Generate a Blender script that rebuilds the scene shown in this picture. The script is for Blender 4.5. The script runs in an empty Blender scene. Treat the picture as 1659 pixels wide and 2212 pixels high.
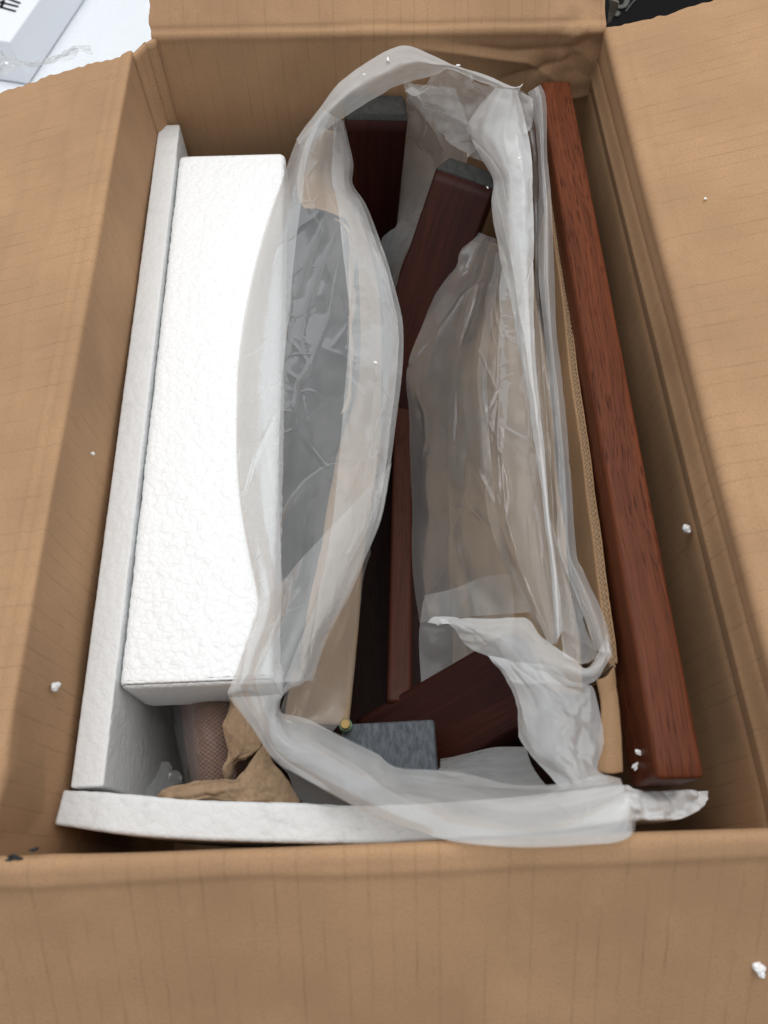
import bpy, math, random
import numpy as np
from mathutils import Matrix, Vector

# ------------------------------------------------------------------ camera, light, exposure
scene = bpy.context.scene
FPX = 1619.0                                   # focal length in pixels of a 1659 x 2212 frame
CAM = np.array([-0.0091, -0.01305, 0.33359])   # the rim of the box is z = 0, its near edge y = 0
PITCH, YAW, ROLL = 0.45393, -0.03491, 0.00192

def _rot():
    cx, sx = math.cos(PITCH), math.sin(PITCH)
    cz, sz = math.cos(YAW), math.sin(YAW)
    cr, sr = math.cos(ROLL), math.sin(ROLL)
    rx = np.array([[1, 0, 0], [0, cx, -sx], [0, sx, cx]])
    rz = np.array([[cz, -sz, 0], [sz, cz, 0], [0, 0, 1]])
    rr = np.array([[cr, -sr, 0], [sr, cr, 0], [0, 0, 1]])
    return rz @ rx @ rr
ROT = _rot()
cam_data = bpy.data.cameras.new('camera')
cam = bpy.data.objects.new('camera', cam_data)
scene.collection.objects.link(cam)
m = Matrix([list(r) + [0] for r in ROT] + [[0, 0, 0, 1]])
m.translation = Vector(CAM)
cam.matrix_world = m
cam_data.sensor_fit = 'VERTICAL'
cam_data.sensor_height = 36.0
cam_data.lens = 36.0 * FPX / 2212.0
cam_data.clip_start = 0.01
cam_data.clip_end = 50
cam_data.dof.use_dof = True
cam_data.dof.focus_distance = 0.50
cam_data.dof.aperture_fstop = 9.0
scene.camera = cam

world = bpy.data.worlds.new('World')
scene.world = world
world.use_nodes = True
bg = world.node_tree.nodes['Background']
bg.inputs[0].default_value = (0.95, 0.975, 1.0, 1)
bg.inputs[1].default_value = 0.60

def area_lamp(name, loc, target, size, power, col):
    d = bpy.data.lights.new(name, 'AREA')
    d.shape = 'RECTANGLE'
    d.size, d.size_y = size
    d.energy = power
    d.color = col
    o = bpy.data.objects.new(name, d)
    o.location = loc
    o.rotation_euler = (Vector(target) - Vector(loc)).to_track_quat('-Z', 'Y').to_euler()
    scene.collection.objects.link(o)
area_lamp('ceiling_lamp', (0.02, 0.67, 1.75), (0, 0.35, 0), (2.0, 1.3), 34.0, (1.0, 0.985, 0.97))

scene.view_settings.view_transform = 'Standard'
scene.view_settings.look = 'None'
scene.view_settings.exposure = 0.0
scene.view_settings.gamma = 1.0
scene.cycles.transparent_max_bounces = 24
scene.cycles.max_bounces = 7
scene.cycles.diffuse_bounces = 4

# ------------------------------------------------------------------ numeric helpers
W, L, DEEP = 0.34, 0.535, 0.30                 # inside of the box in metres
rng = np.random.default_rng(7)
random.seed(7)

def at(px, py, z=None, axis=2, val=None):
    """Point of the place seen at a frame position, on the plane z = given height."""
    d = ROT @ np.array([(px - 829.5) / FPX, -(py - 1106.0) / FPX, -1.0])
    v = z if val is None else val
    return CAM + (v - CAM[axis]) / d[axis] * d

def _hash(ix, iy, iz, seed):
    h = (ix.astype(np.int64) * 374761393 + iy.astype(np.int64) * 668265263 +
         iz.astype(np.int64) * 2147483647 + seed * 1274126177) & 0xFFFFFFFF
    h = ((h ^ (h >> 13)) * 1274126177) & 0xFFFFFFFF
    h = h ^ (h >> 16)
    return (h & 0xFFFFFF) / float(0xFFFFFF)

def noise2(x, y, seed=0):
    x = np.asarray(x, float); y = np.asarray(y, float)
    ix, iy = np.floor(x), np.floor(y)
    fx, fy = x - ix, y - iy
    fx = fx * fx * (3 - 2 * fx); fy = fy * fy * (3 - 2 * fy)
    z = np.zeros_like(ix)
    a = _hash(ix, iy, z, seed); b = _hash(ix + 1, iy, z, seed)
    c = _hash(ix, iy + 1, z, seed); d = _hash(ix + 1, iy + 1, z, seed)
    return (a * (1 - fx) + b * fx) * (1 - fy) + (c * (1 - fx) + d * fx) * fy

def facet(x, y, seed=0):
    """Random heights on a triangular lattice, joined by flat triangles: crisp crumple creases."""
    x = x + 0.55 * (noise2(x * .9, y * .9, seed + 5) - .5)
    y = y + 0.55 * (noise2(x * .9, y * .9, seed + 6) - .5)
    s = (x + y) * 0.3660254
    i, j = np.floor(x + s), np.floor(y + s)
    t = (i + j) * 0.2113249
    x0, y0 = x - (i - t), y - (j - t)
    up = x0 > y0
    z = np.zeros_like(i)
    h0 = _hash(i, j, z, seed)
    h1 = np.where(up, _hash(i + 1, j, z, seed), _hash(i, j + 1, z, seed))
    h2 = _hash(i + 1, j + 1, z, seed)
    u = (x + s) - i; v = (y + s) - j
    hi, lo = np.maximum(u, v), np.minimum(u, v)
    return h0 * (1 - hi) + h1 * (hi - lo) + h2 * lo

def worley(p, cell, seed=0):
    """Distance to the nearest bead centre, in units of the bead spacing."""
    q = p / cell
    b = np.floor(q)
    best = np.full(len(p), 9.0)
    for dx in (-1, 0, 1):
        for dy in (-1, 0, 1):
            for dz in (-1, 0, 1):
                c = b + np.array([dx, dy, dz])
                jx = _hash(c[:, 0], c[:, 1], c[:, 2], seed)
                jy = _hash(c[:, 0], c[:, 1], c[:, 2], seed + 11)
                jz = _hash(c[:, 0], c[:, 1], c[:, 2], seed + 23)
                d = (c[:, 0] + jx - q[:, 0]) ** 2 + (c[:, 1] + jy - q[:, 1]) ** 2 + (c[:, 2] + jz - q[:, 2]) ** 2
                best = np.minimum(best, d)
    return np.sqrt(best)

def resample(pts, n):
    """Catmull-Rom through the points, n samples even in arc length."""
    p = np.asarray(pts, float)
    if len(p) == 2:
        t = np.linspace(0, 1, n)[:, None]
        return p[0] * (1 - t) + p[1] * t
    e = np.vstack([2 * p[0] - p[1], p, 2 * p[-1] - p[-2]])
    out = []
    for k in range(1, len(e) - 2):
        t = np.linspace(0, 1, 12, endpoint=False)[:, None]
        a, b, c, d = e[k - 1], e[k], e[k + 1], e[k + 2]
        out.append(.5 * (2 * b + (c - a) * t + (2 * a - 5 * b + 4 * c - d) * t ** 2 + (3 * b - a - 3 * c + d) * t ** 3))
    out = np.vstack(out + [p[-1:]])
    s = np.concatenate([[0], np.cumsum(np.linalg.norm(np.diff(out, axis=0), axis=1))])
    q = np.linspace(0, s[-1], n)
    return np.stack([np.interp(q, s, out[:, k]) for k in range(p.shape[1])], 1)

def resample_lin(pts, n):
    p = np.asarray(pts, float)
    s = np.concatenate([[0], np.cumsum(np.linalg.norm(np.diff(p, axis=0), axis=1))])
    q = np.linspace(0, s[-1], n)
    return np.stack([np.interp(q, s, p[:, k]) for k in range(p.shape[1])], 1)

def link(o, parent=None):
    scene.collection.objects.link(o)
    if parent is not None:
        o.parent = parent
        o.matrix_parent_inverse = parent.matrix_world.inverted() if parent.type != 'EMPTY' else Matrix.Translation(-parent.location)
    return o

def thing(name, loc, label, cat, group=None):
    o = bpy.data.objects.new(name, None)
    o.empty_display_size = 0.02
    o.location = Vector(loc)
    scene.collection.objects.link(o)
    tag(o, label, cat, group)
    return o

def tag(o, label=None, cat=None, group=None, kind=None):
    if label: o['label'] = label
    if cat: o['category'] = cat
    if group: o['group'] = group
    if kind: o['kind'] = kind
    return o

def mesh_obj(name, verts, faces, mat, parent=None, uv=None, smooth=True, sharp=None):
    me = bpy.data.meshes.new(name)
    me.from_pydata([tuple(v) for v in verts], [], faces)
    if uv is not None:
        lay = me.uv_layers.new(name='UVMap')
        idx = np.empty(len(me.loops), dtype=np.int32)
        me.loops.foreach_get('vertex_index', idx)
        lay.data.foreach_set('uv', np.asarray(uv, dtype=np.float32)[idx].ravel())
    if smooth:
        me.polygons.foreach_set('use_smooth', [True] * len(me.polygons))
    if sharp is not None:
        me.set_sharp_from_angle(angle=math.radians(sharp))
    me.materials.append(mat)
    me.update()
    return link(bpy.data.objects.new(name, me), parent)

def grid_faces(nu, nv, wrap=False):
    i = np.arange(nu - 1)[:, None]
    j = np.arange(nv if wrap else nv - 1)[None, :]
    a = i * nv + j
    b = i * nv + (j + 1) % nv
    c = (i + 1) * nv + (j + 1) % nv
    d = (i + 1) * nv + j
    return np.stack([a + 0 * j, b + 0 * i, c, d + 0 * j], -1).reshape(-1, 4).tolist()

def grid_normals(G):
    du = np.gradient(G, axis=0); dv = np.gradient(G, axis=1)
    n = np.cross(du, dv)
    return n / (np.linalg.norm(n, axis=2, keepdims=True) + 1e-12)

def grid_obj(name, G, mat, parent=None, UV=None, thick=None, offset=-1, flip=False):
    nu, nv = G.shape[:2]
    f = grid_faces(nu, nv)
    if flip:
        f = [q[::-1] for q in f]
    o = mesh_obj(name, G.reshape(-1, 3), f, mat, parent, None if UV is None else UV.reshape(-1, 2))
    if thick:
        md = o.modifiers.new('thickness', 'SOLIDIFY')
        md.thickness = thick
        md.offset = offset
    return o

def seg_dist(U, V, a, b):
    ax, ay = a; bx, by = b
    dx, dy = bx - ax, by - ay
    t = np.clip(((U - ax) * dx + (V - ay) * dy) / (dx * dx + dy * dy + 1e-12), 0, 1)
    return np.hypot(U - ax - t * dx, V - ay - t * dy), t

def ridge(U, V, pts, amp, width, seed=0):
    """A sharp fold along a polyline; it fades out at both ends."""
    out = np.zeros_like(U)
    n = len(pts) - 1
    for k in range(n):
        d, t = seg_dist(U, V, pts[k], pts[k + 1])
        f = (k + t) / n
        out = np.where(np.abs(out) > np.abs(amp) * np.exp(-d / width) * np.sin(np.pi * (.08 + .84 * f)), out,
                       amp * np.exp(-d / width) * np.sin(np.pi * (.08 + .84 * f)))
    return out

# ------------------------------------------------------------------ materials
class Nodes:
    def __init__(self, name):
        self.m = bpy.data.materials.new(name)
        self.m.use_nodes = True
        self.t = self.m.node_tree
        self.t.nodes.clear()
        self.out = self.t.nodes.new('ShaderNodeOutputMaterial')
    def n(self, kind, **kw):
        nd = self.t.nodes.new('ShaderNode' + kind)
        for k, v in kw.items():
            if hasattr(nd, k) and not k[0].isupper() and k not in nd.inputs:
                setattr(nd, k, v)
            else:
                nd.inputs[k].default_value = v
        return nd
    def l(self, a, b):
        self.t.links.new(a, b)
    def math(self, op, a, b=None, clamp=False):
        nd = self.t.nodes.new('ShaderNodeMath'); nd.operation = op; nd.use_clamp = clamp
        for i, x in enumerate((a, b)):
            if x is None: continue
            if isinstance(x, (int, float)): nd.inputs[i].default_value = x
            else: self.l(x, nd.inputs[i])
        return nd.outputs[0]
    def mix(self, fac, a, b, mode='MIX'):
        nd = self.t.nodes.new('ShaderNodeMix'); nd.data_type = 'RGBA'; nd.blend_type = mode
        for s, x in ((nd.inputs[0], fac), (nd.inputs[6], a), (nd.inputs[7], b)):
            if isinstance(x, (int, float)): s.default_value = x
            elif isinstance(x, tuple): s.default_value = x if len(x) == 4 else x + (1,)
            else: self.l(x, s)
        return nd.outputs[2]
    def ramp(self, fac, stops):
        nd = self.t.nodes.new('ShaderNodeValToRGB')
        e = nd.color_ramp.elements
        while len(e) < len(stops): e.new(0.5)
        for k, (p, c) in enumerate(stops):
            e[k].position = p
            e[k].color = c if isinstance(c, tuple) else (c, c, c, 1)
        self.l(fac, nd.inputs[0])
        return nd.outputs[0]
    def coords(self, kind='Object', scale=(1, 1, 1), loc=(0, 0, 0)):
        tc = self.t.nodes.new('ShaderNodeTexCoord')
        mp = self.t.nodes.new('ShaderNodeMapping')
        mp.inputs['Scale'].default_value = scale
        mp.inputs['Location'].default_value = loc
        self.l(tc.outputs[kind], mp.inputs[0])
        return mp.outputs[0]
    def noise(self, vec, scale, detail=3, rough=.55):
        nd = self.n('TexNoise', Scale=scale, Detail=detail, Roughness=rough)
        self.l(vec, nd.inputs['Vector'])
        return nd.outputs[0]
    def voronoi(self, vec, scale, feature='F1', rnd=1.0):
        nd = self.n('TexVoronoi', Scale=scale, Randomness=rnd)
        nd.feature = feature
        self.l(vec, nd.inputs['Vector'])
        return nd.outputs[0]
    def bump(self, h, strength, dist):
        nd = self.n('Bump', Strength=strength, Distance=dist)
        self.l(h, nd.inputs['Height'])
        return nd
    def principled(self, col, rough=.6, spec=.3, normal=None, **kw):
        p = self.n('BsdfPrincipled')
        for s, x in (('Base Color', col), ('Roughness', rough), ('Specular IOR Level', spec)):
            if isinstance(x, (int, float)): p.inputs[s].default_value = x
            elif isinstance(x, tuple): p.inputs[s].default_value = x if len(x) == 4 else x + (1,)
            else: self.l(x, p.inputs[s])
        for k, v in kw.items():
            p.inputs[k.replace('_', ' ')].default_value = v
        if normal is not None: self.l(normal, p.inputs['Normal'])
        self.l(p.outputs[0], self.out.inputs[0])
        return p

def mat_cardboard(name, base, pitch=0.0097, line=.40):
    M = Nodes(name)
    uv = M.coords('UV')
    sep = M.n('SeparateXYZ'); M.l(uv, sep.inputs[0])
    wob = M.noise(uv, 60, 2)
    u = M.math('ADD', sep.outputs[0], M.math('MULTIPLY', M.math('SUBTRACT', wob, .5), .0016))
    fr = M.math('FRACT', M.math('DIVIDE', u, pitch))
    d = M.math('ABSOLUTE', M.math('SUBTRACT', fr, .5))
    ln = M.ramp(d, [(0.0, 1.0), (0.045, .55), (0.10, 0.0)])
    patch = M.noise(M.coords('UV', (140, 26, 1)), 1.0, 3, .6)
    patch = M.ramp(patch, [(.42, 0.0), (.70, 1.0)])
    lm = M.math('MULTIPLY', M.math('MULTIPLY', ln, patch), line)
    big = M.noise(uv, 9, 3)
    fib = M.noise(M.coords('UV', (1400, 700, 1)), 1.0, 3, .7)
    speck = M.noise(uv, 620, 2, .6)
    b = tuple(base)
    dk = tuple(c * .80 for c in b); lt = tuple(min(1, c * 1.13) for c in b)
    c1 = M.mix(M.ramp(big, [(.3, 0.0), (.7, 1.0)]), dk, lt)
    c2 = M.mix(M.math('MULTIPLY', M.math('SUBTRACT', fib, .40), 1.5, True), c1, tuple(c * .62 for c in b))
    c3 = M.mix(M.ramp(speck, [(.56, 0.0), (.72, .40)]), c2, tuple(c * .62 for c in b))
    scuff = M.noise(M.coords('UV', (70, 45, 1), (5, 9, 0)), 1.0, 5, .7)
    c3 = M.mix(M.ramp(scuff, [(.30, .30), (.46, 0.0)]), c3, tuple(c * .72 for c in b))
    c3 = M.mix(M.ramp(scuff, [(.58, 0.0), (.74, .20)]), c3, tuple(min(1, c * 1.3) for c in b))
    c4 = M.mix(lm, c3, tuple(c * .45 for c in b))
    h = M.math('SUBTRACT', M.math('MULTIPLY', fib, .25), M.math('MULTIPLY', ln, .8))
    bp = M.bump(h, .22, .0005)
    M.principled(c4, .82, .18, bp.outputs[0])
    return M.m

def mat_foam(name, base, bead=240, dark=.12, stain=0.0, bump=.55):
    M = Nodes(name)
    ob = M.coords('Object')
    v = M.voronoi(ob, bead)
    e = M.voronoi(ob, bead, 'DISTANCE_TO_EDGE')
    spots = M.noise(ob, 55, 3, .6)
    c = M.mix(M.ramp(e, [(0.0, dark), (.10, 0.0)]), base, tuple(x * .80 for x in base))
    pits = M.noise(ob, 420, 2, .6)
    c = M.mix(M.math('MULTIPLY', M.ramp(spots, [(.55, 0.0), (.75, 1.0)]), stain), c, tuple(x * .6 for x in base))
    c = M.mix(M.ramp(pits, [(.70, 0.0), (.80, .35)]), c, tuple(x * .55 for x in base))
    dome = M.ramp(e, [(0.0, 0.0), (.08, .55), (.22, .9), (.4, 1.0)])
    bp = M.bump(dome, bump, .0011)
    p = M.principled(c, .55, .3, bp.outputs[0])
    return M.m

def mat_wood(name, light, dark, rough=.32, coat=.35, pores=1.0, spec=.35):
    M = Nodes(name)
    wv = M.noise(M.coords('UV', (14, 5, 1)), 1.0, 2)
    off = M.n('CombineXYZ'); M.l(M.math('MULTIPLY', M.math('SUBTRACT', wv, .5), .02), off.inputs[0])
    def warped(sc, loc=(0, 0, 0)):
        ad = M.n('VectorMath'); ad.operation = 'ADD'
        M.l(M.coords('UV'), ad.inputs[0]); M.l(off.outputs[0], ad.inputs[1])
        mp = M.n('Mapping'); mp.inputs['Scale'].default_value = sc; mp.inputs['Location'].default_value = loc
        M.l(ad.outputs[0], mp.inputs[0])
        return mp.outputs[0]
    grain = M.noise(warped((240, 6, 1)), 1.0, 5, .65)
    fine = M.noise(warped((900, 16, 1), (2, 4, 0)), 1.0, 3, .6)
    band = M.noise(warped((46, 2.0, 1), (3, 1, 0)), 1.0, 3, .5)
    pv = M.noise(warped((1300, 60, 1)), 1.0, 1.5, .5)
    zone = M.noise(M.coords('UV', (40, 9, 1), (7, 2, 0)), 1.0, 2)
    pore = M.math('MULTIPLY', M.ramp(pv, [(.56, 0.0), (.66, 1.0)]), M.ramp(zone, [(.34, .2), (.6, 1.0)]))
    pore = M.math('MULTIPLY', pore, pores)
    mid = tuple((a + b) * .5 for a, b in zip(light, dark))
    c = M.mix(M.ramp(grain, [(.36, 0.0), (.62, 1.0)]), mid, light)
    c = M.mix(M.ramp(band, [(.35, 0.0), (.68, .8)]), c, dark)
    c = M.mix(M.ramp(fine, [(.52, 0.0), (.66, .6)]), c, tuple(x * .6 for x in dark))
    c = M.mix(M.math('MULTIPLY', pore, .85), c, tuple(x * .22 for x in dark))
    h = M.math('SUBTRACT', M.math('MULTIPLY', grain, .3), pore)
    bp = M.bump(h, .30, .0005)
    p = M.principled(c, rough, spec, bp.outputs[0])
    p.inputs['Coat Weight'].default_value = coat
    p.inputs['Coat Roughness'].default_value = .22
    return M.m

def mat_felt(name, light, dark, streak=(260, 60, 1)):
    M = Nodes(name)
    mp = M.t.nodes.new('ShaderNodeMapping'); mp.inputs['Rotation'].default_value = (0, 0, R(35)); mp.inputs['Scale'].default_value = streak
    M.l(M.coords('Object'), mp.inputs[0])
    a = M.noise(mp.outputs[0], 1.0, 4, .7)
    b = M.noise(M.coords('Object'), 900, 2)
    c = M.mix(M.ramp(a, [(.36, 0.0), (.66, 1.0)]), dark, light)
    c = M.mix(M.math('MULTIPLY', b, .3), c, tuple(x * .6 for x in dark))
    M.principled(c, .8, .1, M.bump(a, .3, .0006).outputs[0])
    return M.m

def mat_film(name, opacity, tint=(.90, .915, .92), rough=.20, gloss=.24, trans=.32, wr=.7):
    """Milky polythene: part clear, part scattering, with a soft sheen."""
    M = Nodes(name)
    ob = M.coords('Object')
    st = M.noise(M.coords('UV', (160, 12, 1)), 1.0, 1, .6)
    cl = M.noise(ob, 45, 2, .6)
    op = M.math('MULTIPLY', M.math('ADD', .62, M.math('ADD', M.math('MULTIPLY', st, .36), M.math('MULTIPLY', cl, .42))), opacity, True)
    wp = M.n('VectorMath'); wp.operation = 'ADD'
    wn = M.n('TexNoise', Scale=38.0, Detail=0.0); M.l(ob, wn.inputs['Vector'])
    ws = M.n('VectorMath'); ws.operation = 'SCALE'; ws.inputs[3].default_value = .03; M.l(wn.outputs[1], ws.inputs[0])
    M.l(ob, wp.inputs[0]); M.l(ws.outputs[0], wp.inputs[1])
    ck = M.ramp(M.voronoi(wp.outputs[0], 34, 'DISTANCE_TO_EDGE'), [(0.0, 1.0), (.035, .25), (.09, 0.0)])
    ck = M.math('MULTIPLY', ck, M.ramp(M.noise(ob, 22, 0), [(.46, 0.0), (.62, 1.0)]))
    hgt = M.math('ADD', cl, M.math('MULTIPLY', ck, .55))
    bp = M.bump(hgt, .16 * wr, .0022)
    df = M.n('BsdfDiffuse', Color=tint + (1,), Roughness=.3)
    tl = M.n('BsdfTranslucent', Color=tint + (1,))
    tr = M.n('BsdfTransparent', Color=(.955, .96, .96, 1))
    gl = M.n('BsdfAnisotropic', Color=(1, 1, 1, 1), Roughness=rough)
    M.l(bp.outputs[0], df.inputs['Normal']); M.l(bp.outputs[0], gl.inputs['Normal'])
    m1 = M.n('MixShader', Fac=trans); M.l(df.outputs[0], m1.inputs[1]); M.l(tl.outputs[0], m1.inputs[2])
    m2 = M.n('MixShader'); M.l(op, m2.inputs[0]); M.l(tr.outputs[0], m2.inputs[1]); M.l(m1.outputs[0], m2.inputs[2])
    fr = M.n('Fresnel', IOR=1.5); M.l(bp.outputs[0], fr.inputs['Normal'])
    m3 = M.n('MixShader'); M.l(M.math('MULTIPLY', fr.outputs[0], gloss, True), m3.inputs[0])
    M.l(m2.outputs[0], m3.inputs[1]); M.l(gl.outputs[0], m3.inputs[2])
    M.l(m3.outputs[0], M.out.inputs[0])
    return M.m

def mat_plain(name, col, rough=.6, spec=.3, noise_amt=.15, scale=80, bump=.1, **kw):
    M = Nodes(name)
    a = M.noise(M.coords('Object'), scale, 4, .6)
    c = M.mix(a, tuple(x * (1 - noise_amt) for x in col), tuple(min(1, x * (1 + noise_amt)) for x in col))
    M.principled(c, rough, spec, M.bump(a, bump, .001).outputs[0], **kw)
    return M.m

R = math.radians
CARD = (.405, .246, .136)
card = mat_cardboard('kraft_cardboard', CARD)
card_fine = mat_cardboard('kraft_divider', (.35, .215, .118), .0062, .10)
card_edge = mat_plain('cardboard_edge', (.33, .225, .14), .9, .1, .35, 500, .3)
kraft = mat_cardboard('kraft_paper_brown', (.36, .255, .165), .03, 0.0)
kraft_crumple = mat_plain('kraft_crumpled', (.29, .20, .125), .9, .12, .4, 420, .12)
foam_mat = mat_foam('foam_white', (.80, .815, .82), 230, .07, 0.0, .30)
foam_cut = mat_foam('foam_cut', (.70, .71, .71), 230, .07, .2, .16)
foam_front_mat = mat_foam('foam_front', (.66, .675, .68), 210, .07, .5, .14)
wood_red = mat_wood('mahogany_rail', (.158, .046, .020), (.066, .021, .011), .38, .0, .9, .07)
wood_shaded = mat_wood('mahogany_leg', (.036, .0085, .0048), (.014, .004, .003), .48, .0, .5, .10)  # mahogany darkened to carry the shade inside the bag
felt = mat_felt('grey_leg_end', (.050, .050, .047), (.030, .030, .029), (200, 120, 1))
felt_blue = mat_felt('slate_leg_end', (.115, .128, .142), (.055, .062, .07), (420, 140, 1))
film1 = mat_film('film_single', .13)
film_panel = mat_film('film_panel', .17)
film_band = mat_film('film_band', .36)
film_left = mat_film('film_left', .165)
film_wrap = mat_film('film_wrap', .05, gloss=.10)
film2 = mat_film('film_double', .28)
film3 = mat_film('film_folded', .45)
film_clear = mat_film('film_clear', .09, rough=.24, gloss=.4)

# ------------------------------------------------------------------ the setting: what the box stands on
GZ = -DEEP - 0.012
ground_mat = mat_plain('dark_floor', (.05, .048, .045), .7, .3, .4, 30)
g = mesh_obj('ground', [(-3, -3, GZ), (3, -3, GZ), (3, 4, GZ), (-3, 4, GZ)], [(0, 1, 2, 3)], ground_mat)
tag(g, kind='structure')

# ------------------------------------------------------------------ the cardboard box
box = thing('cardboard_box', (0, L / 2, GZ + .004),
            'large open brown cardboard box with its four flaps folded outwards', 'box')

def curve_profile(t, phi, r):
    """Heading turns from straight up (wall) to the flap's slope over a rounded fold of half-width r."""
    a = np.clip((t + r) / (2 * r), 0, 1)
    a = a * a * (3 - 2 * a)
    ang = math.pi / 2 * (1 - a) + phi * a
    o = np.concatenate([[0], np.cumsum(.5 * (np.cos(ang)[1:] + np.cos(ang)[:-1]) * np.diff(t))])
    z = np.concatenate([[0], np.cumsum(.5 * (np.sin(ang)[1:] + np.sin(ang)[:-1]) * np.diff(t))])
    k = np.argmin(np.abs(t))
    return o - o[k], z - z[k]

def panel(A, B, out, phi, r, flen, disp, seed, edge=.0015, gap=.004, sag=0.0):
    A = np.array(A, float); B = np.array(B, float); out = np.array(out, float)
    ln = np.linalg.norm(B - A); d = (B - A) / ln
    s = np.linspace(0, ln, int(ln / .0028) + 1)
    tw = np.concatenate([np.linspace(-DEEP, -.10, 24, endpoint=False), np.linspace(-.10, 0, 72)])
    tf = np.linspace(0, flen, int(flen / .0018) + 1)
    t = np.concatenate([tw, tf[1:]])
    o, z = curve_profile(t, phi, r)
    S, T = np.meshgrid(s, t, indexing='ij')
    G = A + S[..., None] * d + o[None, :, None] * out + np.array([0, 0, 1.0]) * z[None, :, None]
    G[..., 2] -= sag * np.sin(np.pi * S / ln) * np.exp(-(T / .08) ** 2)
    nrm = grid_normals(G)
    if (nrm[len(s) // 2, 5] @ out) > 0:
        nrm = -nrm; flip = True
    else:
        flip = False
    low = (noise2(S * 11, T * 11, seed) - .5) * .0012 + (noise2(S * 40, T * 30, seed + 1) - .5) * .0002
    D = low + disp(S, T, ln)
    G = G + nrm * D[..., None]
    # ragged, slightly inset ends of the flap
    k = T > 0
    rag = (noise2(T * 260, S * 0 + seed, seed + 3) - .5) * 2 * edge + (noise2(T * 60, S * 0, seed + 4) - .5) * 2 * edge
    fall0 = np.clip(1 - S / .02, 0, 1); fall1 = np.clip(1 - (ln - S) / .02, 0, 1)
    sh = (gap + rag) * fall0 - (gap + rag[:, ::-1]) * fall1
    w = np.clip(T / .008, 0, 1)
    G = G + d * (sh * w * k)[..., None]
    UV = np.stack([S, T], -1)
    kk = len(tw)
    N = grid_normals(G)
    if (N[len(s) // 2, 5] @ out) > 0:
        N = -N
    Bk = G - N * (.0048 - .0034 * np.exp(-(T / .012) ** 2))[..., None]
    return (sheet_obj('side_panel', G[:, :kk], Bk[:, :kk], N[:, :kk], UV[:, :kk], flip, 'hi'),
            sheet_obj('flap', G[:, kk - 1:], Bk[:, kk - 1:], N[:, kk - 1:], UV[:, kk - 1:], flip, 'lo'))

def sheet_obj(name, G, Bk, N, UV, flip, seam):
    """Face, back and cut edges of a board; no edge is made along the fold it shares with its neighbour."""
    nu, nv = G.shape[:2]
    F = grid_faces(nu, nv)
    n0 = nu * nv
    fr = F if flip else [q[::-1] for q in F]
    bk = [[i + n0 for i in (q[::-1] if flip else q)] for q in F]
    idx = np.arange(n0).reshape(nu, nv)
    rims = [idx[0, :], idx[-1, :]] + ([idx[:, 0]] if seam == 'hi' else [idx[:, -1]])
    V = [G.reshape(-1, 3), Bk.reshape(-1, 3)]
    NN = [N.reshape(-1, 3), -N.reshape(-1, 3)]
    UU = [UV.reshape(-1, 2)] * 2
    rf = []; base_i = 2 * n0
    for r in rims:
        k = len(r)
        V += [V[0][r], V[1][r]]; UU += [UU[0][r]] * 2
        t = np.gradient(V[0][r], axis=0)
        nn = np.cross(t, NN[0][r]); nn /= np.linalg.norm(nn, axis=1, keepdims=True) + 1e-12
        cen = V[0].mean(0)
        if ((V[0][r] - cen) * nn).sum() < 0: nn = -nn
        NN += [nn, nn]
        e1 = V[0][r][1] - V[0][r][0]; e2 = V[1][r][0] - V[0][r][0]
        fwd = np.cross(e1, e2) @ nn[0] > 0
        for j in range(k - 1):
            q = [base_i + j, base_i + j + 1, base_i + k + j + 1, base_i + k + j]
            rf.append(q if fwd else q[::-1])
        base_i += 2 * k
    o = mesh_obj(name, np.vstack(V), fr + bk + rf, card, box, np.vstack(UU))
    o.data.normals_split_custom_set_from_vertices([tuple(x) for x in np.vstack(NN)])
    return o

R = math.radians
def line_t(S, T, t0, amp, w, wob=.0015, seed=0):
    c = t0 + (noise2(S * 25, S * 0, seed) - .5) * 2 * wob
    return amp * np.exp(-((T - c) / w) ** 2)

def disp_left(S, T, ln):       # S from the far end to the near end
    d = line_t(S, T, .012, .0009, .0010, .0006, 1) - line_t(S, T, .009, .0008, .0012, .0006, 2)
    d += line_t(S, T, .034, .0006, .004, .004, 3) + line_t(S, T, .062, .0006, .005, .005, 4)
    near = np.clip((S - ln + .10) / .10, 0, 1)
    d += (facet(S * 24, T * 24, 5) - .5) * .008 * near * np.exp(-((T + .02) / .05) ** 2)
    return d
def disp_right(S, T, ln):      # S from the near end to the far end
    far = S / ln
    t1 = -.012 - .012 * far
    d = -.0010 * np.exp(-np.abs(T - t1) / .0018) + .0006 * np.exp(-((T + .004) / .003) ** 2)
    t2 = -.030 - .008 * far
    d += .0016 * np.exp(-np.abs(T - t2) / .004)
    t3 = -.042 - .006 * far
    d += -.0013 * np.exp(-np.abs(T - t3) / .003)
    d += line_t(S, T, .012, .0006, .002, .001, 8)
    near = np.clip(1 - S / .05, 0, 1)
    d += (facet(S * 30, T * 30, 15) - .5) * .005 * near * np.exp(-(T / .05) ** 2)
    return d
def disp_back(S, T, ln):       # S from the left to the right
    d = line_t(S, T, .004, -.0012, .0014, .0006, 21) + line_t(S, T, -.003, .0006, .002, .0006, 22)
    d += ridge(S, T, [(.175, -.010), (.225, -.016), (.275, -.024), (.30, -.040)], .0036, .005)
    d += ridge(S, T, [(.255, -.038), (.285, -.030), (.315, -.020)], -.0036, .004)
    d += ridge(S, T, [(.215, -.009), (.262, -.016), (.315, -.014)], -.0026, .003)
    corner = np.clip(1 - np.hypot(S - ln + .016, T + .008) / .040, 0, 1)
    d += (facet(S * 70, T * 70, 31) - .5) * .009 * corner
    d += ridge(S, T, [(.29, -.065), (.31, -.055), (.335, -.05)], .002, .004)
    return d
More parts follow.
